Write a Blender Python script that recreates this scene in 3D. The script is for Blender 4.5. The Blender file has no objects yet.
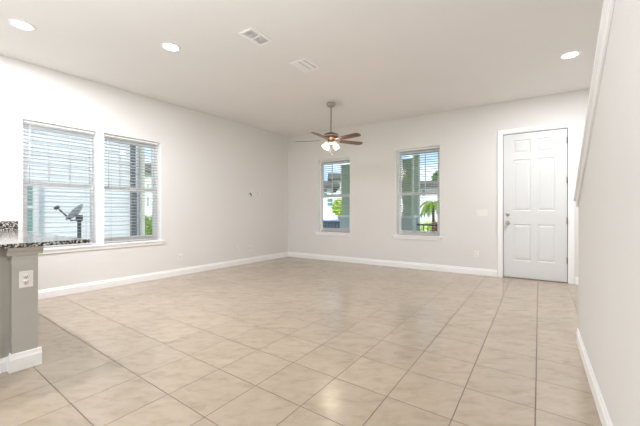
import bpy, bmesh, math, random
from mathutils import Vector, Matrix
random.seed(7)
PI = math.pi
sc = bpy.context.scene
COL = sc.collection

# ------------------------------------------------------------------ measured layout
F = 325.0; EYE = 1.12; CU = 320.0; HV = 211.3          # focal length and horizon of the 640x426 frame
CEIL = 2.974

# ------------------------------------------------------------------ camera
cam = bpy.data.cameras.new('camera'); cam_o = bpy.data.objects.new('camera', cam); COL.objects.link(cam_o)
cam_o.location = (0, 0, EYE); cam_o.rotation_euler = (PI/2, 0, 0)
cam.sensor_width = 36; cam.lens = 36*F/640; cam.clip_start = .02; cam.clip_end = 400
cam.shift_y = (HV-213)/640
sc.camera = cam_o
sc.view_settings.view_transform = 'Standard'; sc.view_settings.look = 'None'
sc.view_settings.gamma = 1; sc.view_settings.use_curve_mapping = False
sc.view_settings.exposure = 0.04
sc.cycles.max_bounces = 10; sc.cycles.diffuse_bounces = 6; sc.cycles.glossy_bounces = 4
sc.cycles.transparent_max_bounces = 24; sc.cycles.caustics_reflective = False; sc.cycles.caustics_refractive = False
sc.cycles.sample_clamp_indirect = 4; sc.cycles.use_denoising = True

# ------------------------------------------------------------------ world: blue sky with soft clouds
w = bpy.data.worlds.new('sky'); sc.world = w; w.use_nodes = True
nt = w.node_tree; nt.nodes.clear()
def N(nt, t, **k):
    n = nt.nodes.new(t)
    for a, b in k.items(): setattr(n, a, b)
    return n
tc = N(nt, 'ShaderNodeTexCoord'); mp = N(nt, 'ShaderNodeMapping'); mp.inputs['Scale'].default_value = (1, 1, 2.4)
nz = N(nt, 'ShaderNodeTexNoise'); nz.inputs['Scale'].default_value = 3.2; nz.inputs['Detail'].default_value = 7
rp = N(nt, 'ShaderNodeValToRGB')
rp.color_ramp.elements[0].position = .42; rp.color_ramp.elements[0].color = (.42, .60, .86, 1)
rp.color_ramp.elements[1].position = .62; rp.color_ramp.elements[1].color = (.92, .96, 1.0, 1)
bg = N(nt, 'ShaderNodeBackground'); bg.inputs[1].default_value = 1.75
wo = N(nt, 'ShaderNodeOutputWorld')
nt.links.new(tc.outputs['Generated'], mp.inputs[0]); nt.links.new(mp.outputs[0], nz.inputs['Vector'])
nt.links.new(nz.outputs['Fac'], rp.inputs[0]); nt.links.new(rp.outputs[0], bg.inputs[0]); nt.links.new(bg.outputs[0], wo.inputs[0])

# ------------------------------------------------------------------ sun and large area lights
def lamp(name, kind, loc, energy, color=(1, 1, 1), rot=None, **k):
    d = bpy.data.lights.new(name, kind); d.energy = energy; d.color = color
    for a, b in k.items(): setattr(d, a, b)
    o = bpy.data.objects.new(name, d); COL.objects.link(o); o.location = loc
    if rot: o.rotation_euler = rot
    return o
sd = Vector((.13, .78, -.6)).normalized()
lamp('sun', 'SUN', (5, -5, 20), 3.8, (1, .97, .93), sd.to_track_quat('-Z', 'Y').to_euler(), angle=.02)
REAR_POWER = 10
KITCHEN_POWER = 52
POT_POWER = 55
# unseen area lamp added behind the camera, aimed up to brighten the ceiling
lamp('ceiling_fill_light', 'AREA', (-1.7, -.4, 1.2), 165, (.90, .95, 1), (PI, 0, 0), shape='DISK', size=3.0)

# ------------------------------------------------------------------ geometry helpers
def nrm(x, y):
    l = math.hypot(x, y); return Vector((x/l, y/l, 0))
class Frame:
    """x to the viewer's right along a wall, y away through it, z up"""
    def __init__(s, ox, oy, ax):
        s.o = Vector((ox, oy, 0)); s.x = ax; s.y = Vector((-ax.y, ax.x, 0)); s.a = math.atan2(ax.y, ax.x)
    def pt(s, x, y=0, z=0): return s.o + s.x*x + s.y*y + Vector((0, 0, z))
    def hit(s, u, v, off=0):
        o = s.o + s.y*off; dx, dy = (u-CU)/F, 1.0
        det = dx*(-s.x.y) - (-s.x.x)*dy
        t = (o.x*(-s.x.y) - (-s.x.x)*o.y)/det
        x = (dx*o.y - dy*o.x)/det
        return x, EYE-(v-HV)*t/F, t
def ground(u, v, z=0):
    Y = F*(EYE-z)/(v-HV); return Vector(((u-CU)/F*Y, Y, z))
def at(u, v, Y): return Vector(((u-CU)/F*Y, Y, EYE-(v-HV)*Y/F))
WL = Frame(-.796, 8.089, nrm(229, 325))            # left wall, origin in the far corner
WB = Frame(-.796, 8.089, nrm(496, -325))           # back wall, same origin
WR = Frame(2.207, 2.774, -nrm(216, 325))           # stair half wall, origin at its free corner
WK = Frame(-2.068, 2.385, nrm(229, 325))           # peninsula end, origin at the post's far corner

class MB:
    def __init__(s): s.b = bmesh.new()
    def box(s, x0, x1, y0, y1, z0, z1, bev=0, M=None):
        t = bmesh.new()
        bmesh.ops.create_cube(t, size=1)
        for v in t.verts: v.co = Vector(((x0+x1)/2+v.co.x*(x1-x0), (y0+y1)/2+v.co.y*(y1-y0), (z0+z1)/2+v.co.z*(z1-z0)))
        if bev: bmesh.ops.bevel(t, geom=t.edges[:], offset=bev, segments=2, affect='EDGES', profile=.7)
        return s._add(t, M)
    def _add(s, t, M=None):
        if M is not None: bmesh.ops.transform(t, matrix=M, verts=t.verts)
        me = bpy.data.meshes.new('tmp'); t.to_mesh(me); t.free(); s.b.from_mesh(me); bpy.data.meshes.remove(me); return s
    def lathe(s, prof, seg=32, M=None, close=False):
        t = bmesh.new(); rings = []
        for r, z in prof:
            rings.append([t.verts.new((r*math.cos(2*PI*i/seg), r*math.sin(2*PI*i/seg), z)) for i in range(seg)] if r > 1e-6 else [t.verts.new((0, 0, z))])
        for a, b in zip(rings, rings[1:]):
            for i in range(seg):
                j = (i+1) % seg
                if len(a) == 1: t.faces.new((a[0], b[i], b[j]))
                elif len(b) == 1: t.faces.new((a[i], b[0], a[j]))
                else: t.faces.new((a[i], b[i], b[j], a[j]))
        for f in t.faces: f.smooth = True
        bmesh.ops.recalc_face_normals(t, faces=t.faces)
        return s._add(t, M)
    def tube(s, pts, r, seg=8):
        t = bmesh.new(); rings = []; pts = [Vector(p) for p in pts]
        for i, p in enumerate(pts):
            d = (pts[min(i+1, len(pts)-1)]-pts[max(i-1, 0)]).normalized()
            u = d.orthogonal().normalized() if i == 0 else (u-d*u.dot(d)).normalized()
            v = d.cross(u)
            rings.append([t.verts.new(p+(u*math.cos(2*PI*k/seg)+v*math.sin(2*PI*k/seg))*r) for k in range(seg)])
        for a, b in zip(rings, rings[1:]):
            for k in range(seg): t.faces.new((a[k], a[(k+1) % seg], b[(k+1) % seg], b[k]))
        t.faces.new(rings[0][::-1]); t.faces.new(rings[-1])
        for f in t.faces: f.smooth = True
        bmesh.ops.recalc_face_normals(t, faces=t.faces)
        return s._add(t)
    def prism(s, poly, axis, a, b, bev=0, M=None):
        """polygon of (p,q) extruded along axis 'x' (p,q = y,z), 'y' (x,z) or 'z' (x,y) from a to b"""
        t = bmesh.new()
        def mk(p, q, c): return {'x': (c, p, q), 'y': (p, c, q), 'z': (p, q, c)}[axis]
        A = [t.verts.new(mk(p, q, a)) for p, q in poly]; B = [t.verts.new(mk(p, q, b)) for p, q in poly]
        t.faces.new(A); t.faces.new(B[::-1])
        for i in range(len(poly)):
            j = (i+1) % len(poly); t.faces.new((A[i], A[j], B[j], B[i]))
        bmesh.ops.recalc_face_normals(t, faces=t.faces)
        if bev: bmesh.ops.bevel(t, geom=t.edges[:], offset=bev, segments=2, affect='EDGES', profile=.7)
        return s._add(t, M)
    def quad(s, a, b, c, d):
        s.b.faces.new([s.b.verts.new(p) for p in (a, b, c, d)]); return s
    def build(s, name, m, parent=None, loc=None, rz=None, smooth=False):
        me = bpy.data.meshes.new(name); s.b.to_mesh(me); s.b.free()
        me.materials.append(m)
        if smooth:
            for p in me.polygons: p.use_smooth = True
        o = bpy.data.objects.new(name, me); COL.objects.link(o)
        if parent: o.parent = parent
        if loc is not None: o.location = loc
        if rz is not None: o.rotation_euler = (0, 0, rz)
        return o
def thing(name, label, cat, loc, rz=0, group=None):
    o = bpy.data.objects.new(name, None); COL.objects.link(o); o.empty_display_size = .1
    o.location = loc; o.rotation_euler = (0, 0, rz); o['label'] = label; o['category'] = cat
    if group: o['group'] = group
    return o
def tag(o, label, cat, group=None):
    o['label'] = label; o['category'] = cat
    if group: o['group'] = group
    return o
def struct(o, label=None):
    o['kind'] = 'structure'
    if label: o['label'] = label
    return o
def sroot(name, fr, x, y, z, label=None):
    o = bpy.data.objects.new(name, None); COL.objects.link(o); o.location = fr.pt(x, y, z); o.rotation_euler = (0, 0, fr.a)
    return struct(o, label)
def dup(root, loc, rz, label):
    r = root.copy(); COL.objects.link(r); r.location = loc; r.rotation_euler = (0, 0, rz); r['label'] = label
    for ch in list(root.children):
        c = ch.copy(); COL.objects.link(c); c.parent = r
        for g in list(ch.children):
            d = g.copy(); COL.objects.link(d); d.parent = c
    return r

# ------------------------------------------------------------------ materials
def mat(name, rgb, rough=.5, metal=0, bump=None, var=None, spec=None, emis=None, es=0):
    m = bpy.data.materials.new(name); m.use_nodes = True; t = m.node_tree; b = t.nodes['Principled BSDF']
    b.inputs['Base Color'].default_value = (*rgb, 1); b.inputs['Roughness'].default_value = rough; b.inputs['Metallic'].default_value = metal
    if spec is not None: b.inputs['Specular IOR Level'].default_value = spec
    if emis: b.inputs['Emission Color'].default_value = (*emis, 1); b.inputs['Emission Strength'].default_value = es
    c = N(t, 'ShaderNodeTexCoord')
    if var:                                        # (scale, amount): slight mottling of the base colour
        n = N(t, 'ShaderNodeTexNoise'); n.inputs['Scale'].default_value = var[0]; n.inputs['Detail'].default_value = 4
        r = N(t, 'ShaderNodeValToRGB'); k = var[1]
        r.color_ramp.elements[0].position = .3; r.color_ramp.elements[1].position = .7
        r.color_ramp.elements[0].color = (*[x*(1-k) for x in rgb], 1); r.color_ramp.elements[1].color = (*[min(1, x*(1+k)) for x in rgb], 1)
        t.links.new(c.outputs['Object'], n.inputs['Vector']); t.links.new(n.outputs['Fac'], r.inputs[0]); t.links.new(r.outputs[0], b.inputs['Base Color'])
    if bump:
        n = N(t, 'ShaderNodeTexNoise'); n.inputs['Scale'].default_value = bump[0]; n.inputs['Detail'].default_value = 3
        q = N(t, 'ShaderNodeBump'); q.inputs['Strength'].default_value = bump[1]; q.inputs['Distance'].default_value = .004
        t.links.new(c.outputs['Object'], n.inputs['Vector']); t.links.new(n.outputs['Fac'], q.inputs['Height']); t.links.new(q.outputs[0], b.inputs['Normal'])
    return m
M_wall = mat('wall_paint', (.75, .735, .72), .75, bump=(140, .08), var=(1.2, .01))
M_ceil = mat('ceiling_paint', (.84, .83, .82), .85, bump=(90, .12), var=(1.5, .01))
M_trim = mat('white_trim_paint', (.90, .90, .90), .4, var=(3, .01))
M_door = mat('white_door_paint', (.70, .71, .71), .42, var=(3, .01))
M_vinyl = mat('white_vinyl', (.92, .92, .92), .38, var=(4, .01))
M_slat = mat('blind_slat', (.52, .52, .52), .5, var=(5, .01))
M_plate = mat('white_plastic', (.82, .80, .77), .35, var=(20, .01))
M_slot = mat('dark_slot', (.05, .045, .04), .6, var=(20, .1))
M_seal = mat('gap_shade_weatherstrip', (.06, .055, .05), .7, var=(20, .1))
M_nickel = mat('brushed_nickel', (.50, .45, .40), .28, 1, var=(60, .08))
M_bronze = mat('fan_bronze', (.20, .13, .10), .35, .8, var=(30, .1))
M_hinge = mat('hinge_metal', (.16, .15, .14), .4, .8, var=(60, .1))
M_blade = mat('walnut_blade', (.16, .075, .055), .32, var=(18, .3))
M_shade = mat('frosted_glass_lit', (.95, .9, .8), .3, emis=(1, .86, .62), es=.75, var=(9, .02))
M_lens = mat('led_lens', (1, 1, 1), .4, emis=(1, .97, .92), es=7, var=(9, .01))
M_post = mat('greige_cabinet_paint', (.45, .435, .40), .5, var=(3, .01))
M_siding = mat('white_lap_siding', (.86, .88, .89), .6, var=(2, .03))
M_soffit = mat('cream_soffit', (.74, .70, .60), .7, var=(2, .04))
M_extglass = mat('window_glass_outside', (.16, .30, .28), .12, var=(1.5, .3))
M_dstrip = mat('dark_grey_strip', (.11, .12, .13), .5, var=(6, .1))
M_grass = mat('lawn', (.16, .30, .06), .9, bump=(60, .6), var=(3, .35))
M_road = mat('concrete_paving', (.50, .49, .47), .8, var=(2, .1))
M_col = mat('sage_green_siding', (.46, .56, .42), .7, var=(3, .06))
M_colb = mat('pale_blue_grey_stucco', (.56, .63, .64), .7, var=(3, .04))
M_roof = mat('grey_shingles', (.10, .095, .09), .85, bump=(30, .5), var=(14, .25))
M_stucco = mat('pale_stucco', (.78, .78, .77), .75, var=(1, .04))
M_rail = mat('black_railing', (.02, .02, .022), .4, .4, var=(20, .1))
M_leafy = mat('yellow_green_leaves', (.42, .60, .05), .6, var=(4, .45))
M_leafg = mat('dark_green_leaves', (.08, .20, .04), .6, var=(4, .4))
M_flower = mat('red_flowers', (.75, .07, .09), .6, var=(10, .3))
M_bark = mat('bark', (.20, .15, .10), .9, var=(12, .3))
M_car = mat('blue_car_paint', (.10, .24, .62), .2, .2, var=(1, .05))
M_cglass = mat('car_glass', (.12, .20, .32), .1, var=(1, .1))
M_tyre = mat('tyre_rubber', (.02, .02, .02), .8, var=(20, .1))
M_dish = mat('dish_grey', (.42, .48, .52), .5, var=(8, .05))
M_arm = mat('dish_arm_grey', (.10, .11, .12), .5, .3, var=(8, .1))
M_lamp = mat('porch_lantern_glass', (.55, .60, .15), .4, var=(8, .2))
def granite():
    m = bpy.data.materials.new('speckled_granite'); m.use_nodes = True; t = m.node_tree; b = t.nodes['Principled BSDF']
    c = N(t, 'ShaderNodeTexCoord'); v = N(t, 'ShaderNodeTexVoronoi'); v.inputs['Scale'].default_value = 95
    n = N(t, 'ShaderNodeTexNoise'); n.inputs['Scale'].default_value = 45; n.inputs['Detail'].default_value = 5
    r = N(t, 'ShaderNodeValToRGB'); r.color_ramp.interpolation = 'CONSTANT'
    e = r.color_ramp.elements; e[0].position = 0; e[0].color = (.015, .015, .017, 1); e[1].position = .44; e[1].color = (.12, .11, .10, 1)
    for p, q in ((.56, (.36, .34, .31, 1)), (.70, (.62, .60, .56, 1))): x = e.new(p); x.color = q
    mx = N(t, 'ShaderNodeMix', data_type='FLOAT'); mx.inputs[0].default_value = .55
    t.links.new(c.outputs['Object'], v.inputs['Vector']); t.links.new(c.outputs['Object'], n.inputs['Vector'])
    sp = N(t, 'ShaderNodeSeparateColor'); t.links.new(v.outputs['Color'], sp.inputs[0])
    t.links.new(n.outputs['Fac'], mx.inputs[2]); t.links.new(sp.outputs[0], mx.inputs[3]); t.links.new(mx.outputs[0], r.inputs[0])
    t.links.new(r.outputs[0], b.inputs['Base Color']); b.inputs['Roughness'].default_value = .12; return m
M_granite = granite()
def glass():
    m = bpy.data.materials.new('window_glass'); m.use_nodes = True; t = m.node_tree; t.nodes.clear()
    o = N(t, 'ShaderNodeOutputMaterial'); mx = N(t, 'ShaderNodeMixShader'); mx.inputs[0].default_value = .03
    a = N(t, 'ShaderNodeBsdfTransparent'); a.inputs[0].default_value = (.96, .98, .97, 1); g = N(t, 'ShaderNodeBsdfGlossy'); g.inputs['Roughness'].default_value = .02
    t.links.new(a.outputs[0], mx.inputs[1]); t.links.new(g.outputs[0], mx.inputs[2]); t.links.new(mx.outputs[0], o.inputs[0]); return m
M_glass = glass()
def tile():
    m = bpy.data.materials.new('beige_ceramic_tile'); m.use_nodes = True; t = m.node_tree; b = t.nodes['Principled BSDF']
    L = t.links.new
    c = N(t, 'ShaderNodeTexCoord'); s = N(t, 'ShaderNodeSeparateXYZ'); L(c.outputs['Object'], s.inputs[0])
    # tile edges as vectors on the floor, measured from the grout lines
    (ax, ay), (bx, by), (ox, oy) = (.21492511, .31852975), (.30172765, -.21975807), (-1.23186206, 2.20802598)
    det = ax*by-ay*bx
    inv = ((by/det, -bx/det), (-ay/det, ax/det))
    def math_(op, x, y=None, z=None):
        n = N(t, 'ShaderNodeMath', operation=op)
        for i, q in enumerate((x, y, z)):
            if q is None: continue
            if isinstance(q, (int, float)): n.inputs[i].default_value = q
            else: L(q, n.inputs[i])
        return n.outputs[0]
    coord = []
    for r in inv:
        off = -(r[0]*ox+r[1]*oy)
        coord.append(math_('ADD', math_('MULTIPLY_ADD', s.outputs[0], r[0], off), math_('MULTIPLY', s.outputs[1], r[1])))
    dist = []
    for q in coord:
        fr = math_('FRACT', q); dist.append(math_('SUBTRACT', .5, math_('ABSOLUTE', math_('SUBTRACT', fr, .5))))
    d = math_('MINIMUM', *dist)
    g = N(t, 'ShaderNodeMapRange'); g.interpolation_type = 'SMOOTHSTEP'
    g.inputs['From Min'].default_value = .006; g.inputs['From Max'].default_value = .011; L(d, g.inputs[0])
    cb = N(t, 'ShaderNodeCombineXYZ'); L(math_('FLOOR', coord[0]), cb.inputs[0]); L(math_('FLOOR', coord[1]), cb.inputs[1])
    wn = N(t, 'ShaderNodeTexWhiteNoise', noise_dimensions='3D'); L(cb.outputs[0], wn.inputs['Vector'])
    # veined mottling, shifted tile by tile
    va = N(t, 'ShaderNodeVectorMath', operation='MULTIPLY_ADD'); L(wn.outputs['Color'], va.inputs[0]); va.inputs[1].default_value = (6, 6, 6); L(c.outputs['Object'], va.inputs[2])
    mp = N(t, 'ShaderNodeMapping'); mp.inputs['Rotation'].default_value = (0, 0, math.radians(10)); mp.inputs['Scale'].default_value = (1, 2.2, 1); L(va.outputs[0], mp.inputs[0])
    n = N(t, 'ShaderNodeTexNoise'); n.inputs['Scale'].default_value = 6; n.inputs['Detail'].default_value = 9; n.inputs['Roughness'].default_value = .7; n.inputs['Distortion'].default_value = .5
    L(mp.outputs[0], n.inputs['Vector'])
    r = N(t, 'ShaderNodeValToRGB'); e = r.color_ramp.elements
    e[0].position = .3; e[0].color = TILE_A; e[1].position = .72; e[1].color = TILE_C
    x = e.new(.5); x.color = TILE_B
    L(n.outputs['Fac'], r.inputs[0])
    b.inputs['IOR'].default_value = 1.55; b.inputs['Coat Weight'].default_value = .1; b.inputs['Coat Roughness'].default_value = .12
    hs = N(t, 'ShaderNodeHueSaturation'); L(r.outputs[0], hs.inputs['Color'])
    L(math_('MULTIPLY_ADD', wn.outputs['Value'], .08, .95), hs.inputs['Value'])
    mx = N(t, 'ShaderNodeMix', data_type='RGBA'); mx.inputs[6].default_value = GROUT; L(g.outputs[0], mx.inputs[0]); L(hs.outputs[0], mx.inputs[7])
    L(mx.outputs[2], b.inputs['Base Color'])
    rr = N(t, 'ShaderNodeMapRange'); rr.inputs['To Min'].default_value = .8; rr.inputs['To Max'].default_value = .2; L(g.outputs[0], rr.inputs[0]); L(rr.outputs[0], b.inputs['Roughness'])
    bp = N(t, 'ShaderNodeBump'); bp.inputs['Strength'].default_value = .35; bp.inputs['Distance'].default_value = .002
    L(math_('MULTIPLY_ADD', n.outputs['Fac'], .25, g.outputs[0]), bp.inputs['Height']); L(bp.outputs[0], b.inputs['Normal'])
    return m
TILE_A = (.33, .262, .192, 1); TILE_B = (.405, .33, .25, 1); TILE_C = (.44, .365, .285, 1); GROUT = (.16, .12, .09, 1)
M_tile = tile()

# ------------------------------------------------------------------ room shell
WT = .2
def wall_mesh(x0, x1, z0, z1, th, holes, y0=0):
    """a slab in x/z with rectangular holes, front face at y0, back at y0+th"""
    b = MB(); bm = b.b
    xs = sorted({x0, x1, *[h[0] for h in holes], *[h[1] for h in holes]}); zs = sorted({z0, z1, *[h[2] for h in holes], *[h[3] for h in holes]})
    def solid(i, j):
        if not (0 <= i < len(xs)-1 and 0 <= j < len(zs)-1): return False
        cx, cz = (xs[i]+xs[i+1])/2, (zs[j]+zs[j+1])/2
        return not any(h[0] < cx < h[1] and h[2] < cz < h[3] for h in holes)
    V = {}
    def v(i, j, k):
        if (i, j, k) not in V: V[i, j, k] = bm.verts.new((xs[i], y0+th*k, zs[j]))
        return V[i, j, k]
    for i in range(len(xs)-1):
        for j in range(len(zs)-1):
            if not solid(i, j): continue
            for k in (0, 1): bm.faces.new((v(i, j, k), v(i+1, j, k), v(i+1, j+1, k), v(i, j+1, k)))
            for di, dj, a, c in ((-1, 0, (i, j), (i, j+1)), (1, 0, (i+1, j), (i+1, j+1)), (0, -1, (i, j), (i+1, j)), (0, 1, (i, j+1), (i+1, j+1))):
                if not solid(i+di, j+dj): bm.faces.new((v(*a, 0), v(*c, 0), v(*c, 1), v(*a, 1)))
    bmesh.ops.recalc_face_normals(bm, faces=bm.faces)
    return b
LW = (-4.995, -3.234, .640, 2.272)                 # left window opening
W1 = (.868, 1.740, .640, 2.305); W2 = (2.770, 3.642, .640, 2.365)
DR = (4.650, 5.575, 0, 2.445)                      # front door opening
def place(o, fr, x=0, y=0, z=0): o.location = fr.pt(x, y, z); o.rotation_euler = (0, 0, fr.a); return o
struct(place(wall_mesh(-12.5, WT, 0, CEIL+.2, WT, [LW, (-9.4, -7.4, 1.1, 2.3)]).build('wall_left', M_wall), WL))
struct(place(wall_mesh(-.1, 7.2, 0, CEIL+.2, WT, [W1, W2, DR]).build('wall_back', M_wall), WB))
fl = struct(MB().prism([tuple(WL.pt(-12.7, .2).xy), tuple(WL.pt(.2, .2).xy), tuple(WB.pt(7.2, .2).xy), tuple((WB.pt(7.2)-WL.x*13).xy)], 'z', -.15, 0).build('floor', M_tile))
struct(MB().prism([tuple(WL.pt(-12.7, .2).xy), tuple(WL.pt(.2, .2).xy), tuple(WB.pt(7.2, .2).xy), tuple((WB.pt(7.2)-WL.x*13).xy)], 'z', CEIL, CEIL+.18).build('ceiling', M_ceil))
# stairwell side wall and the rear of the room, with an opening added for a fill lamp
struct(place(wall_mesh(-2.9, 10.2, 0, CEIL, .15, []).build('wall_stairwell', M_wall), WR, 0, 1.15))
RW = Frame(*WL.pt(-12.4).xy, WB.x)
struct(place(wall_mesh(-.2, 7.4, 0, CEIL, .15, [(1.6, 5.6, 0, 2.4)], -.15).build('wall_rear', M_wall), RW))
p = RW.pt(3.6, .05, 1.22)
lamp('rear_fill_light', 'AREA', p, REAR_POWER, (.90, .95, 1.0), Vector(RW.y).to_track_quat('-Z', 'Z').to_euler(), shape='RECTANGLE', size=3.9, size_y=2.3)  # unseen area lamp added in the rear opening as daylight fill

lamp('kitchen_window_daylight', 'AREA', WL.pt(-8.4, .01, 1.7), KITCHEN_POWER, (.90, .95, 1.0), Vector(-WL.y).to_track_quat('-Z', 'Z').to_euler(), shape='RECTANGLE', size=1.9, size_y=1.1)

# stair half wall: vertical free end, top rising towards the camera
SZ0, SK = 1.165, .60
def sl(x, d=0): return SZ0+SK*x+d
xe = (CEIL-SZ0)/SK
b = MB(); b.prism([(0, 0), (3.15, 0), (3.15, CEIL), (xe-.1, CEIL), (0, sl(0, .06))], 'y', 0, .125)
struct(place(b.build('wall_right', M_wall), WR))
b = MB()
b.prism([(-.012, sl(-.012)), (2.9, sl(2.9)), (2.9, sl(2.9, .06)), (-.012, sl(-.012, .06))], 'y', -.014, -.0005, .003)
b.prism([(-.022, sl(-.022, .018)), (2.9, sl(2.9, .018)), (2.9, sl(2.9, .034)), (-.022, sl(-.022, .034))], 'y', -.018, -.001, .002)
b.prism([(-.014, sl(-.014)), (-.0005, sl(0)), (-.0005, sl(0, .06)), (-.014, sl(-.014, .06))], 'y', -.014, .139, .002)
b.prism([(-.034, sl(-.034, .06)), (2.85, sl(2.85, .06)), (2.85, sl(2.85, .09)), (-.034, sl(-.034, .09))], 'y', -.032, .157, .006)
struct(place(b.build('trim_1', M_trim), WR))

def baseboard(name, fr, x0, x1, h=.115, t=.015, both=False):
    b = MB(); b.prism([(-.001, 0), (-t, 0), (-t, h*.72), (-t*.62, h*.8), (-t*.62, h*.93), (-t*.3, h), (-.001, h)], 'x', x0, x1)
    return struct(place(b.build(name, M_trim), fr))
baseboard('baseboard_left', WL, -5.06, 0)
baseboard('baseboard_back', WB, 0, 4.585)
baseboard('baseboard_back_right', WB, 5.64, 6.5)
o = baseboard('baseboard_right', WR, -.015, 3.1)
b = MB(); b.box(-.015, -.001, -.015, .14, 0, .083); b.box(-.01, -.001, -.01, .135, .083, .115)
b.build('end_return', M_trim, o)

# ------------------------------------------------------------------ windows and blinds
def window(idx, fr, W, sash_spans, mull=None):
    x0, x1, z0, z1 = W
    r = sroot('window_%d' % idx, fr, 0, 0, 0)
    f = MB(); t = .045; ya, yb = .115, .19
    f.box(x0+.002, x0+t, ya, yb, z0+.002, z1-.002, .003); f.box(x1-t, x1-.002, ya, yb, z0+.002, z1-.002, .003)
    f.box(x0+t, x1-t, ya, yb, z1-t, z1-.002, .003); f.box(x0+t, x1-t, ya, yb, z0+.002, z0+t, .003)
    f.build('window_frame', M_vinyl, r)
    l = MB(); l.box(x0+.0005, x0+.006, .001, ya, z0+.003, z1-.001); l.box(x1-.006, x1-.0005, .001, ya, z0+.003, z1-.001); l.box(x0+.006, x1-.006, .001, ya, z1-.006, z1-.0005)
    l.build('jamb_liner', M_vinyl, r)
    if mull: MB().box(mull-.052, mull+.052, .012, yb, z0+.002, z1-.002, .004).build('mullion', M_vinyl, r)
    zm = 1.472
    for a, c in sash_spans:
        up = MB(); lo = MB(); q = .032
        up.box(a, a+q, .15, .175, zm, z1-t, .002); up.box(c-q, c, .15, .175, zm, z1-t, .002); up.box(a+q, c-q, .15, .175, z1-t-q, z1-t, .002); up.box(a+q, c-q, .15, .175, zm-.02, zm+.03, .002)
        lo.box(a, a+q, .118, .145, z0+t, zm+.02, .002); lo.box(c-q, c, .118, .145, z0+t, zm+.02, .002); lo.box(a+q, c-q, .118, .145, z0+t, z0+t+.045, .002); lo.box(a+q, c-q, .118, .145, zm-.028, zm+.022, .002)
        us = up.build('upper_sash', M_vinyl, r); ls = lo.build('lower_sash', M_vinyl, r)
        m = MB(); L_ = c-a-2*q
        for k in (1, 2): m.box(a+q+L_*k/3-.009, a+q+L_*k/3+.009, .156, .169, zm+.03, z1-t-q)
        zc = (zm+z1-t)/2
        if mull: m.box(a+q, c-q, .157, .168, zc-.009, zc+.009)
        m.build('muntin', M_vinyl, us)
        MB().box(a+q-.004, c-q+.004, .161, .164, zm+.02, z1-t-q+.004).build('pane', M_glass, us)
        MB().box(a+q-.004, c-q+.004, .130, .133, z0+t+.04, zm-.02).build('pane', M_glass, ls)
        MB().box((a+c)/2-.03, (a+c)/2+.03, .108, .12, zm+.005, zm+.02, .003).build('sash_lock', M_vinyl, ls)
    s = MB(); s.box(x0-.035, x1+.035, -.03, -.0005, z0-.022, z0+.001, .004); s.box(x0+.001, x1-.001, -.001, .11, z0-.02, z0+.003)
    s.box(x0-.02, x1+.02, -.014, -.0005, z0-.068, z0-.022, .003)
    s.build('window_sill', M_trim, r)
    return r
ml = -4.137
window(1, WL, LW, [(LW[0]+.045, ml-.052), (ml+.052, LW[1]-.045)], ml)
window(2, WB, W1, [(W1[0]+.045, W1[1]-.045)])
window(3, WB, W2, [(W2[0]+.045, W2[1]-.045)])

def blind(fr, x0, x1, z0, z1, label, group=None, wand=1):
    w_ = x1-x0; r = thing('window_blind', label, 'blind', fr.pt((x0+x1)/2, .066, z1), fr.a, 'white horizontal slat blinds in the windows')
    h = z1-z0; a = w_/2
    MB().box(-a, a, -.024, .024, -.030, -.002, .003).build('headrail', M_vinyl, r)
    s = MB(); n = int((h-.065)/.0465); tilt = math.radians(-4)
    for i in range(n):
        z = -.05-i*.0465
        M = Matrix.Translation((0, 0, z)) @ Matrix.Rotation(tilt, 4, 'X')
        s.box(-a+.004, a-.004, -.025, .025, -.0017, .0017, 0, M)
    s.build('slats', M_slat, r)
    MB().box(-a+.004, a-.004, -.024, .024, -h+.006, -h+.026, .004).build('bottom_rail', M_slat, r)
    for cx in (-a+.10, a-.10):
        c = MB()
        for y in (-.0265, .0265): c.tube([(cx, y, -.04), (cx, y, -h+.02)], .0011, 6)
        c.build('ladder_cord', M_slat, r)
    if wand: MB().tube([(-a+.06, -.034, -.06), (-a+.058, -.036, -.80)], .0045, 8).build('tilt_wand', M_slat, r)
    return r
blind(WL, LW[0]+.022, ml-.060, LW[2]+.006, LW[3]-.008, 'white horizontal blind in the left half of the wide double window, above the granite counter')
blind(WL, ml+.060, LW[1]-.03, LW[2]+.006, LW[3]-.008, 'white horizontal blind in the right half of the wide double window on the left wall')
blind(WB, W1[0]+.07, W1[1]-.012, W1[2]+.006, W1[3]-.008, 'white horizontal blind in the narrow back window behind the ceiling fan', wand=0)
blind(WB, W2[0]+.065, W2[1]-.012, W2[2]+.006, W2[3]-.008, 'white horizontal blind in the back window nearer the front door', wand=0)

# ------------------------------------------------------------------ front door
r = sroot('door_1', WB, 0, 0, 0)
dx0, dx1, dz1 = DR[0]+.028, DR[1]-.028, 2.418
ys = .035
def paneled_slab():
    holes = []
    cols = ((4.822, 5.072), (5.158, 5.395)); rows = ((.295, .905), (1.125, 1.985), (2.09, 2.31))
    for c in cols:
        for q in rows: holes.append((c[0], c[1], q[0], q[1]))
    b = wall_mesh(dx0, dx1, .014, dz1, .012, holes, ys)
    b.box(dx0, dx1, ys+.012, ys+.044, .014, dz1)
    for h in holes:                                 # sunk moulding and raised field
        bm = b.b; g = .012; y = ys
        def ring(i, yy): return [bm.verts.new((x, yy, z)) for x, z in ((h[0]+i, h[2]+i), (h[1]-i, h[2]+i), (h[1]-i, h[3]-i), (h[0]+i, h[3]-i))]
        R = [ring(0, y), ring(.010, y+.009), ring(.022, y+.009), ring(.045, y+.002)]
        for a, c in zip(R, R[1:]):
            for k in range(4): bm.faces.new((a[k], a[(k+1) % 4], c[(k+1) % 4], c[k]))
        bm.faces.new(R[-1])
    bmesh.ops.recalc_face_normals(b.b, faces=b.b.faces)
    return b
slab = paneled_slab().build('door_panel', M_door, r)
j = MB()
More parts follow.
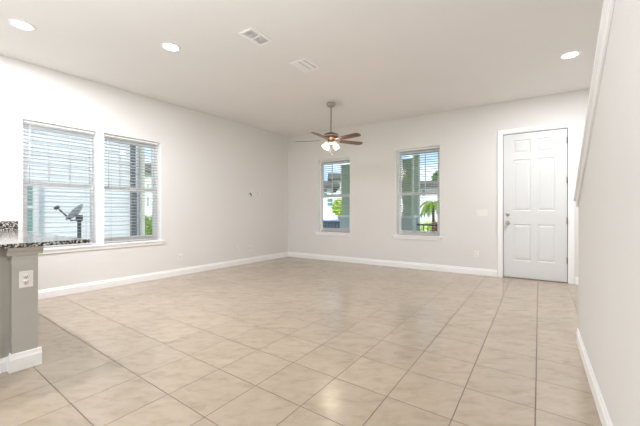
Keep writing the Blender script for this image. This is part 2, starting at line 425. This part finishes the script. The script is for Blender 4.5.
j.box(DR[0]+.001, DR[0]+.020, 0, .15, 0, DR[3]-.001); j.box(DR[1]-.020, DR[1]-.001, 0, .15, 0, DR[3]-.001); j.box(DR[0]+.02, DR[1]-.02, 0, .15, DR[3]-.020, DR[3]-.001)
j.build('door_jamb', M_trim, r)
j = MB(); j.box(DR[0]+.020, dx0-.001, ys+.006, ys+.03, 0, dz1+.003); j.box(dx1+.001, DR[1]-.020, ys+.006, ys+.03, 0, dz1+.003); j.box(dx0, dx1, ys+.006, ys+.03, dz1+.001, DR[3]-.020)
j.build('weatherstrip_gap_shade', M_seal, r)  # weatherstrip filling the door gaps, with the gap shade in its dark colour
j = MB(); j.box(DR[0]+.02, DR[1]-.02, .002, .15, 0, .012, .002); j.build('threshold', mat('bronze_threshold', (.25, .20, .15), .5, .5, var=(20, .1)), r)
def casing(x0, x1, z1):
    b = MB(); c = .062
    b.box(x0-c, x0, -.016, -.0005, 0, z1+c, .003); b.box(x1, x1+c, -.016, -.0005, 0, z1+c, .003); b.box(x0, x1, -.016, -.0005, z1, z1+c, .003)
    b.box(x0-c, x0-c+.014, -.022, -.015, 0, z1+c, .002); b.box(x1+c-.014, x1+c, -.022, -.015, 0, z1+c, .002); b.box(x0-c+.014, x1+c-.014, -.022, -.015, z1+c-.014, z1+c, .002)
    return b
casing(DR[0]+.006, DR[1]-.006, DR[3]-.006).build('door_casing', M_trim, r)
RX = Matrix.Rotation(PI/2, 4, 'X')                 # lathe axis z -> -y (towards the viewer)
def knobm(x, y, z, prof): return MB().lathe(prof, 28, Matrix.Translation((x, y, z)) @ RX)
k = knobm(4.742, ys, .922, [(0, .0), (.033, .0), (.033, .006), (.026, .011), (.013, .014), (.011, .034), (.020, .042), (.028, .052), (.0295, .062), (.024, .072), (.010, .077), (0, .077)]).build('door_knob', M_nickel, slab)
k = knobm(4.742, ys, 1.066, [(0, 0), (.030, 0), (.030, .007), (.024, .013), (.008, .014), (.008, .022), (0, .022)])
k.box(4.742-.006, 4.742+.006, ys-.034, ys-.014, 1.066-.018, 1.066+.018, .003); k.build('deadbolt', M_nickel, slab)
for z in (.349, .973, 1.609, 2.234):
    h = MB(); xh = dx1+.004
    h.tube([(xh, ys-.008, z-.05), (xh, ys-.008, z+.05)], .008, 10); h.box(xh-.012, xh+.012, ys-.003, ys+.001, z-.05, z+.05)
    h.build('hinge', M_hinge, r)

# ------------------------------------------------------------------ ceiling fan
FX, FY = .190, 5.59
fan = thing('ceiling_fan', 'five-blade ceiling fan with brown blades and a four-shade lit lamp on a long nickel rod', 'ceiling fan', (FX, FY, CEIL))
MB().lathe([(0, 0), (.070, 0), (.070, -.018), (.062, -.045), (.035, -.066), (.018, -.072), (0, -.072)], 32).build('canopy', M_nickel, fan)
MB().lathe([(.0125, -.07), (.0125, -.47), (.022, -.475), (.024, -.505), (.014, -.51)], 20).build('downrod', M_nickel, fan)
MB().lathe([(0, -.495), (.03, -.497), (.075, -.512), (.118, -.53), (.128, -.556), (.128, -.576), (.112, -.600), (.075, -.622), (.06, -.628), (.055, -.65), (0, -.65)], 40).build('motor_housing', M_bronze, fan)
MB().lathe([(.1285, -.558), (.1315, -.561), (.1315, -.571), (.1285, -.574)], 40).build('motor_band', M_nickel, fan)
def blade_mesh():
    t = MB(); bm = t.b; r0, r1 = .185, .635; n = 14; rows = []
    for i in range(n+1):
        s = i/n; r_ = r0+(r1-r0)*s; hw = .050+.018*s
        if s > .86: hw *= math.sqrt(max(0, 1-((s-.86)/.14)**2))*.75+.25 if s < 1 else .25
        if s < .06: hw *= .8
        rows.append((r_, hw))
    top = []; bot = []
    for r_, hw in rows:
        top.append([bm.verts.new((r_, y*hw, -.634+.004)) for y in (-1, -.5, 0, .5, 1)]); bot.append([bm.verts.new((r_, y*hw, -.634-.004)) for y in (-1, -.5, 0, .5, 1)])
    for A in (top, bot):
        for a, b_ in zip(A, A[1:]):
            for k in range(4): bm.faces.new((a[k], a[k+1], b_[k+1], b_[k]))
    for k in (0, 4):
        for i in range(n): bm.faces.new((top[i][k], top[i+1][k], bot[i+1][k], bot[i][k]))
    for e in (0, n):
        for k in range(4): bm.faces.new((top[e][k], top[e][k+1], bot[e][k+1], bot[e][k]))
    bmesh.ops.recalc_face_normals(bm, faces=bm.faces)
    piv = Matrix.Translation((0, 0, -.634)); bmesh.ops.transform(bm, matrix=piv @ Matrix.Rotation(math.radians(-12), 4, 'X') @ piv.inverted(), verts=bm.verts)
    return t
def iron_mesh():
    t = MB(); t.prism([(.09, -.016), (.15, -.012), (.19, -.034), (.235, -.03), (.26, 0), (.235, .03), (.19, .034), (.15, .012), (.09, .016)], 'z', -.628, -.622, .001)
    for x, y in ((.205, -.018), (.205, .018), (.24, 0)): t.lathe([(0, -.620), (.005, -.621), (.005, -.624)], 8, Matrix.Translation((x, y, 0)))
    piv = Matrix.Translation((0, 0, -.634)); bmesh.ops.transform(t.b, matrix=piv @ Matrix.Rotation(math.radians(-12), 4, 'X') @ piv.inverted(), verts=t.b.verts)
    return t
b0 = None
for i in range(5):
    a = math.radians(-46+72*i)
    if b0 is None:
        b0 = blade_mesh().build('blade', M_blade, fan, rz=a); i0 = iron_mesh().build('blade_iron', M_nickel, b0)
    else:
        q = b0.copy(); COL.objects.link(q); q.rotation_euler = (0, 0, a); s = i0.copy(); COL.objects.link(s); s.parent = q
lk = MB().lathe([(.03, -.645), (.055, -.652), (.062, -.668), (.05, -.69), (.022, -.705), (0, -.708)], 28).build('light_kit', M_nickel, fan)
for i in range(4):
    a = math.radians(35+90*i); d = Vector((math.cos(a), math.sin(a), 0))
    arm = MB().tube([d*.045+Vector((0, 0, -.672)), d*.075+Vector((0, 0, -.668)), d*.092+Vector((0, 0, -.682))], .009, 10).build('lamp_arm', M_nickel, fan)
    ax = (d*.62+Vector((0, 0, -1))).normalized(); Mx = Matrix.Translation(d*.088+Vector((0, 0, -.678))) @ ax.to_track_quat('Z', 'Y').to_matrix().to_4x4()
    MB().lathe([(.019, 0), (.024, .012), (.030, .03), (.038, .055), (.045, .078), (.053, .098), (.0545, .100), (.052, .100), (.043, .078), (.035, .055), (.027, .03), (.02, .012)], 24, Mx).build('lamp_shade', M_shade, fan)
for dx, l in ((.02, .17), (-.015, .13)):
    c = MB().tube([(dx, 0, -.70), (dx, 0, -.70-l)], .0015, 6); c.lathe([(0, 0), (.005, -.004), (.006, -.018), (0, -.026)], 10, Matrix.Translation((dx, 0, -.70-l))); c.build('pull_chain', M_nickel, fan)
lamp('fan_lamp_light', 'POINT', (FX, FY, CEIL-.83), 9, (1, .88, .7), shadow_soft_size=.16)

# ------------------------------------------------------------------ recessed lights and vents
def recessed(loc, label):
    r = thing('recessed_light', label, 'ceiling light', (*loc, CEIL), 0, 'round recessed ceiling lights')
    MB().lathe([(.078, .0), (.105, .0), (.107, -.002), (.104, -.005), (.088, -.007), (.078, -.004), (.078, 0)], 36).build('trim_ring', M_vinyl, r)
    MB().lathe([(0, -.0035), (.078, -.0035), (.079, -.0005), (0, -.0005)], 36).build('lens', M_lens, r)
    lamp('downlight', 'AREA', (*loc, CEIL-.012), POT_POWER, (.96, .97, 1), (0, 0, 0), shape='DISK', size=.16)
recessed((-2.966, 3.235), 'glowing recessed ceiling light nearest the upper left corner, above the counter side')
recessed((-1.682, 3.668), 'glowing recessed ceiling light between the left wall and the two air vents')
recessed((2.966, 3.856), 'glowing recessed ceiling light near the sloping white stair trim, in front of the door')

def vent(cx, cy, ang, lx, ly, label, style):
    r = thing('air_vent', label, 'air vent', (cx, cy, CEIL), ang, 'white ceiling air vents')
    a, c = lx/2, ly/2; f = MB(); e = .028
    f.box(-a, a, -c, -c+e, -.010, -.0005, .003); f.box(-a, a, c-e, c, -.010, -.0005, .003); f.box(-a, -a+e, -c+e, c-e, -.010, -.0005, .003); f.box(a-e, a, -c+e, c-e, -.010, -.0005, .003)
    f.build('frame', M_vinyl, r)
    MB().box(-a+e, a-e, -c+e, c-e, -.0015, -.0005).build('duct_backing', mat('vent_shadow_grey', (.68, .68, .68) if style == 'halves' else (.12, .12, .12), .8, var=(20, .1)), r)
    s = MB(); n = 12
    if style == 'halves':
        s.box(-.006, .006, -c+e, c-e, -.010, -.002)
        for side in (-1, 1):
            for i in range(n):
                y = -c+e+(2*c-2*e)*(i+.5)/n
                M = Matrix.Translation((side*(a-e+.006)/2, y, -.006)) @ Matrix.Rotation(math.radians(22), 4, 'X')
                s.box(-(a-e-.006)/2, (a-e-.006)/2, -.0062, .0062, -.0006, .0006, 0, M)
    else:
        for i in range(n):
            y = -c+e+(2*c-2*e)*(i+.5)/n; w2 = .0035 if i in (1, 6) else .0078
            s.box(-a+e, a-e, y-w2, y+w2, -.0062, -.005)
    s.build('louvers', M_vinyl, r)
vent(-.680, 3.456, WL.a, .315, .19, 'white rectangular ceiling air vent nearer the camera, above the other one', 'halves')
vent(-.185, 4.125, WL.a, .32, .25, 'white ceiling air vent nearer the fan, with two dark louvre gaps', 'rows')

# ------------------------------------------------------------------ wall plates
def outlet(fr, x, y, z, label, w_=.072, h=.116):
    r = thing('wall_outlet', label, 'outlet', fr.pt(x, y, z), fr.a, 'white wall outlets')
    MB().box(-w_/2, w_/2, -.006, -.0004, -h/2, h/2, .002).build('cover_plate', M_plate, r)
    for s in (-1, 1):
        q = MB().lathe([(0, 0), (.0165, 0), (.0165, .003), (0, .003)], 20, Matrix.Translation((0, -.006, s*.0195)) @ RX).build('socket', M_plate, r)
        t = MB(); t.box(-.0075, -.0050, -.0094, -.009, s*.0195-.002, s*.0195+.008); t.box(.0050, .0075, -.0094, -.009, s*.0195-.002, s*.0195+.007); t.box(-.0025, .0025, -.0094, -.009, s*.0195-.011, s*.0195-.006)
        t.build('slot', M_slot, q)
    return r
outlet(WL, -2.896, 0, .315, 'white wall outlet low on the left wall, right of the wide window')
outlet(WL, -1.617, 0, .340, 'white wall outlet low on the left wall, left of the round cable port')
outlet(WB, 4.264, 0, .364, 'white wall outlet low on the back wall beside the front door')
def socket_port(fr, x, z, name, label, cat):
    r = thing(name, label, cat, fr.pt(x, 0, z), fr.a)
    MB().box(-.035, .035, -.006, -.0004, -.057, .057, .002).build('cover_plate', M_plate, r)
    MB().lathe([(0, 0), (.012, 0), (.012, .006), (.005, .006), (.005, .014), (0, .014)], 16, Matrix.Translation((0, -.006, 0)) @ RX).build('connector', M_nickel, r)
socket_port(WL, -1.258, .323, 'cable_port', 'white cable plate with metal connector low on the left wall near the corner', 'cable port')
# TV height: bare connector and blank plate
r = thing('cable_port', 'white cable plate with dangling dark connector high on the left wall', 'cable port', WL.pt(-1.258, 0, 1.505), WL.a)
MB().box(-.035, .035, -.006, -.0004, -.057, .057, .002).build('cover_plate', M_plate, r)
MB().tube([(-.008, -.006, .01), (-.006, -.03, -.005), (.004, -.034, -.03), (.014, -.03, -.05)], .011, 8).build('connector', M_hinge, r)
outlet(WL, -1.005, 0, 1.515, 'white wall outlet high on the left wall, right of the dangling connector')
r = thing('light_switch', 'white triple rocker light switch plate on the back wall left of the front door', 'light switch', WB.pt(4.351, 0, 1.09), WB.a)
MB().box(-.083, .083, -.006, -.0004, -.058, .058, .002).build('cover_plate', M_plate, r)
for x in (-.046, 0, .046): MB().box(x-.0165, x+.0165, -.0095, -.006, -.033, .033, .0015, Matrix.Rotation(.03, 4, 'X')).build('rocker', M_plate, r)

# ------------------------------------------------------------------ kitchen peninsula
CT = .895
pen = thing('kitchen_peninsula', 'greige kitchen peninsula with end post, crown and baseboard at the left edge', 'kitchen peninsula', WK.pt(0, 0, 0), WK.a)
MB().box(-.143, 0, 0, .143, .0, CT-.031, .003).build('end_post', M_post, pen)
MB().box(-.135, -.01, .14, 2.245, 0, CT-.031).build('knee_wall', M_wall, pen)
MB().box(-.76, -.143, .05, 2.2, .0, CT-.031).build('cabinet_body', M_post, pen)
c = MB()
prof = [(0, CT-.085), (-.006, CT-.085), (-.009, CT-.066), (-.024, CT-.042), (-.026, CT-.032), (0, CT-.032)]
c.prism(prof, 'x', -.17, .026)
c.prism([(-.143+q[0], q[1]) for q in prof][::1], 'y', .0, .143)
c.prism([(-q[0], q[1]) for q in prof], 'y', 0, .143)
c.build('crown_molding', M_post, pen)
c = MB()
def bprof(s): return [(0, 0), (-.018, 0), (-.018, .085), (-.012, .097), (-.008, .118), (0, .122)]
c.prism(bprof(1), 'x', -.161, .018); c.prism([(-.143+q[0], q[1]) for q in bprof(1)], 'y', 0, .045); c.prism([(-q[0], q[1]) for q in bprof(1)], 'y', 0, .143)
c.prism([(.05+q[0]*.8, q[1]*.8) for q in bprof(1)], 'x', -.76, -.15)
c.build('baseboard', M_trim, pen)
c = MB().box(-.22, -.19, .035, .05, .1, CT-.04, .002); c.build('corner_stile', M_post, pen)
ct = MB()
ct.prism([(-.80, -.028), (.318, -.028), (.335, 2.243), (-.80, 2.243)], 'z', CT-.03, CT, .005)
tag(place(ct.build('granite_countertop', M_granite), WK), 'black and white speckled granite countertop on the kitchen peninsula', 'countertop')
tag(place(MB().box(-.80, .36, 2.222, 2.2445, CT+.0005, CT+.106, .002).build('granite_backsplash', M_granite), WK), 'low speckled granite backsplash strip on the left wall behind the countertop', 'backsplash')
outlet(WK, -.068, 0, .635, 'white wall outlet on the end post under the granite countertop', .078, .118)

# ------------------------------------------------------------------ outdoors: ground
GZ = -.65; PZ = -.05
def gpoly(name, pts, z, m):
    return struct(MB().prism(pts, 'z', z-.05, z).build(name, m))
ND = 3.3
gpoly('ground', [(-90, -60), (90, -60), (90, 120), (-90, 120)], GZ-.02, M_grass)
gp = lambda fr, x, y: tuple(fr.pt(x, y).xy)
gpoly('porch_floor', [gp(WB, -.1, .2), gp(WB, 7.2, .2), gp(WB, 7.2, 2.9), gp(WB, -.1, 2.9)], PZ, M_road)
gpoly('bounce_paving', [gp(WL, -14, .2), gp(WL, 3, .2), gp(WL, 3, ND), gp(WL, -14, ND)], GZ, M_road)  # pale side-yard paving added to bounce light onto the neighbour wall
gpoly('street', [gp(WB, -60, 8.5), gp(WB, 60, 8.5), gp(WB, 60, 17), gp(WB, -60, 17)], GZ, M_road)

# ------------------------------------------------------------------ outdoors: neighbour beside the left window
NX1 = WL.hit(143.3, 180, ND)[0]
nb = thing('neighbor_house', 'white lap-sided house wall right outside the wide left window', 'house', WL.pt(NX1, ND, GZ), WL.a)
s = MB(); H_ = 6.2; p_ = .11
prof = [(0, 0)]
for i in range(int(H_/p_)): prof += [(-.012, i*p_), (-.003, (i+1)*p_)]
prof += [(0, H_)]
s.prism([(y+.0, z) for y, z in prof[1:]]+[(4, H_), (4, 0)], 'x', -14, 0); s.build('siding_wall', M_siding, nb)
s = MB(); s.box(-.11, .02, -.04, .1, 0, H_); s.build('corner_board', M_soffit, nb)
xd = WL.hit(133.6, 180, ND-.08)[0]-NX1
MB().box(xd-.06, xd+.06, -.12, -.03, 0.05, H_).build('dark_strip', M_dstrip, nb)  # dark grey vertical strip a little left of the corner board
MB().box(-14, .5, -.5, 4.5, H_, H_+.15).build('soffit', M_soffit, nb)
MB().prism([(-.6, H_+.15), (4.6, H_+.15), (2, H_+1.6)], 'x', -14.2, .6).build('roof', M_roof, nb)
def ext_window(par, x0, x1, z0, z1, y=-.03, bar=True):
    f = MB(); f.box(x0-.09, x1+.09, y-.03, y+.03, z0-.09, z0); f.box(x0-.09, x1+.09, y-.03, y+.03, z1, z1+.09); f.box(x0-.09, x0, y-.03, y+.03, z0, z1); f.box(x1, x1+.09, y-.03, y+.03, z0, z1)
    if bar: f.box(x0, x1, y-.02, y+.02, (z0+z1)/2-.03, (z0+z1)/2+.03)
    f = f.build('window', M_stucco, par); MB().box(x0, x1, y-.005, y+.005, z0, z1).build('pane', M_extglass, f)
a = WL.hit(32.3, 183, ND); b_ = WL.hit(32.3, 231, ND)
ext_window(nb, a[0]-NX1-1.1, a[0]-NX1, b_[1]-GZ, a[1]-GZ)

# satellite dish on a mast in the side yard
dY = 5.3; dbase = at(79.3, 211, dY)
sd_ = thing('satellite_dish', 'grey satellite dish with a long receiver arm on a mast outside the left window', 'satellite dish', (dbase.x, dbase.y, GZ-.02))
ztop = at(79, 218, dY).z-GZ+.02
MB().tube([(0, 0, 0), (0, 0, ztop)], .028, 12).build('mast', M_arm, sd_)
e1 = at(66.5, 219.5, dY-.02); e2 = at(82.5, 205, dY+.1); cen = (e1+e2)/2-Vector((dbase.x, dbase.y, GZ-.02))
dirn = (e2-e1); axd = Vector((-.62, -.25, .42)).normalized(); axd = (axd-dirn.normalized()*axd.dot(dirn.normalized())*.8).normalized()
Mx = Matrix.Translation(cen) @ axd.to_track_quat('Z', 'Y').to_matrix().to_4x4()
R_ = dirn.length/2*1.08
MB().lathe([(0, -.05), (R_*.3, -.044), (R_*.6, -.028), (R_*.85, -.01), (R_, .006), (R_*1.01, 0), (R_*.85, -.018), (R_*.6, -.036), (R_*.3, -.052), (0, -.058)], 32, Mx).build('reflector', M_dish, sd_)
lnb = at(57, 207.5, dY-.15)-Vector((dbase.x, dbase.y, GZ-.02)); low = at(71.5, 220.5, dY-.03)-Vector((dbase.x, dbase.y, GZ-.02))
MB().tube([(0, 0, ztop-.02), low, lnb], .013, 8).build('receiver_arm', M_arm, sd_)
MB().lathe([(0, -.035), (.028, -.035), (.030, .0), (.022, .035), (0, .035)], 14, Matrix.Translation(lnb) @ Matrix.Rotation(.9, 4, 'Y')).build('receiver', M_arm, sd_)
MB().box(-.04, .04, -.03, .03, ztop-.05, ztop+.05, .008).build('bracket', M_arm, sd_)

# ------------------------------------------------------------------ outdoors: trees and bushes
def foliage(rad, n, m, name, parent, size=.12, seed=1, cz=0):
    rnd = random.Random(seed); t = MB(); bm = t.b
    for _ in range(n):
        d = Vector((rnd.gauss(0, 1), rnd.gauss(0, 1), rnd.gauss(0, 1))).normalized()*(rnd.random()**.4)
        c = Vector((d.x*rad[0], d.y*rad[1], d.z*rad[2]+cz)); u = Vector((rnd.gauss(0, 1), rnd.gauss(0, 1), rnd.gauss(0, 1))).normalized(); v = u.orthogonal().normalized()
        s = size*(.6+.8*rnd.random()); t.quad(c-u*s, c-v*s*.4, c+u*s, c+v*s*.4)
    return t.build(name, m, parent)
def tree(u, Y, zc, rad, label, m, name='tree', n=900, size=.16, seed=1, cat='tree', trunk=True):
    p = at(u, 200, Y); r = thing(name, label, cat, (p.x, p.y, GZ-.02))
    foliage(rad, n, m, 'foliage', r, size, seed, zc-GZ)
    if trunk: MB().tube([(0, 0, 0), (.05, 0, (zc-GZ)*.5), (0, 0.03, zc-GZ)], .07, 8).build('trunk', M_bark, r)
    return r
# yard beyond the neighbour's corner
tree(149, 11, .55, (.55, .5, .45), 'yellow-green bush beyond the neighbour corner at the right of the left window', M_leafy, 'bush', 500, .09, 3, 'bush', False)
tree(150.5, 13.5, .0, (1.1, .6, .8), 'dark green bush in the gap at the right of the left window', M_leafg, 'bush', 700, .1, 4, 'bush', False)

def house(u0, u1, Y, eave_v, ridge_v, wallm, label, depth=6, wins=(), name='house', ridge='x'):
    a = at(u0, eave_v, Y); c = at(u1, eave_v, Y); w_ = c.x-a.x; ez = a.z-GZ; rz_ = at(u0, ridge_v, Y+depth/2).z-GZ
    r = thing(name, label, 'house', ((a.x+c.x)/2, Y, GZ-.02)); h = w_/2
    MB().box(-h, h, 0, depth, 0, ez+.02).build('wall', wallm, r)
    MB().prism([(-.5, ez-.05), (-.5, ez+.12), (depth/2, rz_), (depth+.5, ez+.12), (depth+.5, ez-.05)], 'x', -h-.5, h+.5).build('roof', M_roof, r)
    for uu0, uu1, v0, v1 in wins:
        p0 = at(uu0, v1, Y); p1 = at(uu1, v0, Y); ext_window(r, p0.x-(a.x+c.x)/2, p1.x-(a.x+c.x)/2, p0.z-GZ+.02, p1.z-GZ+.02)
    return r
house(120, 152, 30, 172.5, 163, M_stucco, 'far white house with grey roof in the gap at the right of the left window', 7, ((147.5, 149, 184, 192), (147.5, 149, 197, 206)))
house(300, 333, 24, 186.5, 181, M_stucco, 'white house with low grey roof across the street, left in the narrow back window', 6, ((324, 327, 189, 196), (327.5, 332.5, 199, 206)))
house(333.5, 352, 36, 179, 173, M_stucco, 'taller white house behind, right in the narrow back window', 8, ((336, 340, 183, 190),))
house(404, 446, 21, 186, 180.5, M_stucco, 'pale house with dark roof edge seen through the back window near the door', 7, ((431, 435, 203, 212), (422, 425, 190, 196)))
tree(338.3, 20, 1.38, (.36, .3, .5), 'yellow-green tree by the white house in the narrow back window', M_leafy, 'tree', 800, .12, 5)
tree(439.5, 30, 4.0, (.7, .7, .9), 'dark green tree rising behind the pale house roof', M_leafg, 'tree', 900, .2, 8)
tree(430, 13.2, .2, (.7, .4, .6), 'low yellow-green hedge behind the black porch railing', M_leafy, 'hedge', 700, .09, 9, 'hedge', False)
# arching palm
pp = at(433, 200, 11.2); PH = 1.42-GZ; pl = thing('palm_tree', 'small palm with arching yellow-green fronds beyond the porch railing', 'palm tree', (pp.x, pp.y, GZ-.02))
MB().tube([(0, 0, 0), (.03, 0, .6), (0, 0, PH)], .05, 8).build('trunk', M_bark, pl)
for i in range(11):
    rnd = random.Random(i); a = 2*PI*i/11+rnd.random()*.4; t = MB(); R_l = .45+.22*rnd.random(); pts = []
    for k in range(10):
        s = k/9; pts.append(Vector((math.cos(a)*R_l*s, math.sin(a)*R_l*s, PH+.55*s-.95*s*s)))
    for k in range(9):
        d = pts[k+1]-pts[k]; side = d.cross(Vector((0, 0, 1))).normalized(); wd = .09*math.sin(PI*(k+.8)/10)
        for sg in (-1, 1):
            t.quad(pts[k], pts[k+1], pts[k+1]+side*sg*wd+d*.6-Vector((0, 0, .07)), pts[k]+side*sg*wd+d*.4-Vector((0, 0, .07)))
    t.build('frond', M_leafy, pl)
fb = tree(438.3, 9.8, .70, (.2, .2, .17), 'red flowering bush by the end of the porch railing', M_flower, 'flower_bush', 260, .05, 12, 'bush', False)
foliage((.25, .25, .55), 360, M_leafg, 'leaves', fb, .06, 13, .0-GZ-.02)

# ------------------------------------------------------------------ outdoors: blue car
cp = at(327, 232, 14.5)
car = thing('car', 'blue car parked across the porch, low in the narrow back window', 'car', (cp.x-.2, cp.y, GZ))
prof = [(-2.1, .32), (-2.12, .70), (-1.95, .86), (-1.2, .93), (-.65, 1.36), (.75, 1.38), (1.45, .98), (2.0, .92), (2.12, .72), (2.1, .32)]
MB().prism(prof, 'y', -.86, .86, .05).build('body', M_car, car)
gl = MB()
for y in (-.872,): gl.prism([(-1.08, .96), (-.62, 1.29), (.72, 1.31), (1.28, .98)], 'y', y, y+.01)
gl.build('side_window', M_cglass, car)
for x in (-1.35, 1.35):
    for y in (-.80, .80):
        t = MB(); t.lathe([(0, -.1), (.26, -.1), (.32, -.08), (.32, .08), (.26, .1), (0, .1)], 24, Matrix.Translation((x, y, .32)) @ RX); wv = t.build('wheel', M_tyre, car)
        MB().lathe([(0, -.105), (.17, -.105), (.19, -.1), (.19, .1), (.17, .105), (0, .105)], 16, Matrix.Translation((x, y, .32)) @ RX).build('hubcap', M_nickel, wv)

# ------------------------------------------------------------------ porch: columns, beam, railing
PD = 2.55
def column(u0, u1, label, base=None):
    x0 = WB.hit(u0, 200, PD)[0]; x1 = WB.hit(u1, 200, PD)[0]; cx = (x0+x1)/2; h = (x1-x0)/2*.80; z0 = PZ
    r = thing('porch_column', label, 'column', WB.pt(cx, PD+.1, z0), WB.a, 'square porch columns')
    MB().prism([(-h, -h), (h, -h), (h, h), (-h, h)], 'z', 1.02, 2.62, .01).build('shaft', M_col, r)
    hb = h*1.3
    MB().box(-hb, hb, -hb, hb, 0, .98, .01).build('pedestal', M_colb, r)
    MB().box(-hb-.04, hb+.04, -hb-.04, hb+.04, .98, 1.05, .01).build('pedestal_cap', M_siding, r)
    return cx
c1 = column(341.3, 351.5, 'square green porch column at the right of the narrow back window')
c2 = column(401.5, 413.0, 'square green porch column with pale base at the left of the back window near the door')
b = MB(); b.box(-1.2, 7.2, PD-.12, PD+.30, 2.73, 3.05); tag(place(b.build('porch_beam', M_col), WB), 'green porch beam across the tops of both back windows', 'beam')
struct(place(MB().box(-1.3, 7.3, .2, PD+.6, 3.05, 3.18).build('porch_roof', M_soffit), WB))
# pale wall corner seen beside the column
x_ = WB.hit(417, 200, PD+.5)[0]
tag(place(MB().box(x_-.09, x_+.09, PD+.35, PD+.5, PZ, 2.73).build('porch_post', M_stucco), WB), 'slim pale grey post beside the green column in the back window near the door', 'post')
def railing(x0, x1, label):
    z0 = PZ; r = thing('porch_railing', label, 'railing', WB.pt((x0+x1)/2, PD+.1, z0), WB.a, 'black metal porch railings'); h = (x1-x0)/2
    top = .83
    MB().box(-h, h, -.02, .02, top-.05, top, .004).build('top_rail', M_rail, r); MB().box(-h, h, -.015, .015, .08, .11, .003).build('bottom_rail', M_rail, r)
    n = max(3, int(2*h/.115))
    for i in range(n): MB().box(-h+2*h*(i+.5)/n-.009, -h+2*h*(i+.5)/n+.009, -.009, .009, .1, top-.04).build('baluster', M_rail, r)
railing(c1-2.3, c1-.28, 'black metal porch railing in front of the blue car')
railing(x_+.12, x_+1.9, 'black metal porch railing in front of the yellow-green hedge and palm')
xl = WB.hit(406, 200, PD-.2)[0]
ln = thing('porch_lantern', 'small yellow-green lantern high on the green column in the back window near the door', 'lantern', WB.pt(xl, PD-.30, 1.98), WB.a)
MB().lathe([(.02, .0), (.05, .03), (.075, .14), (.04, .15), (0, .15)], 8).build('lantern_glass', M_lamp, ln)
MB().lathe([(.09, .14), (.05, .19), (.012, .22), (.012, .25), (0, .25)], 8).build('lantern_cap', M_bronze, ln)
MB().tube([(0, 0, .22), (0, .03, .27), (0, .2, .24)], .008, 6).build('bracket', M_bronze, ln)
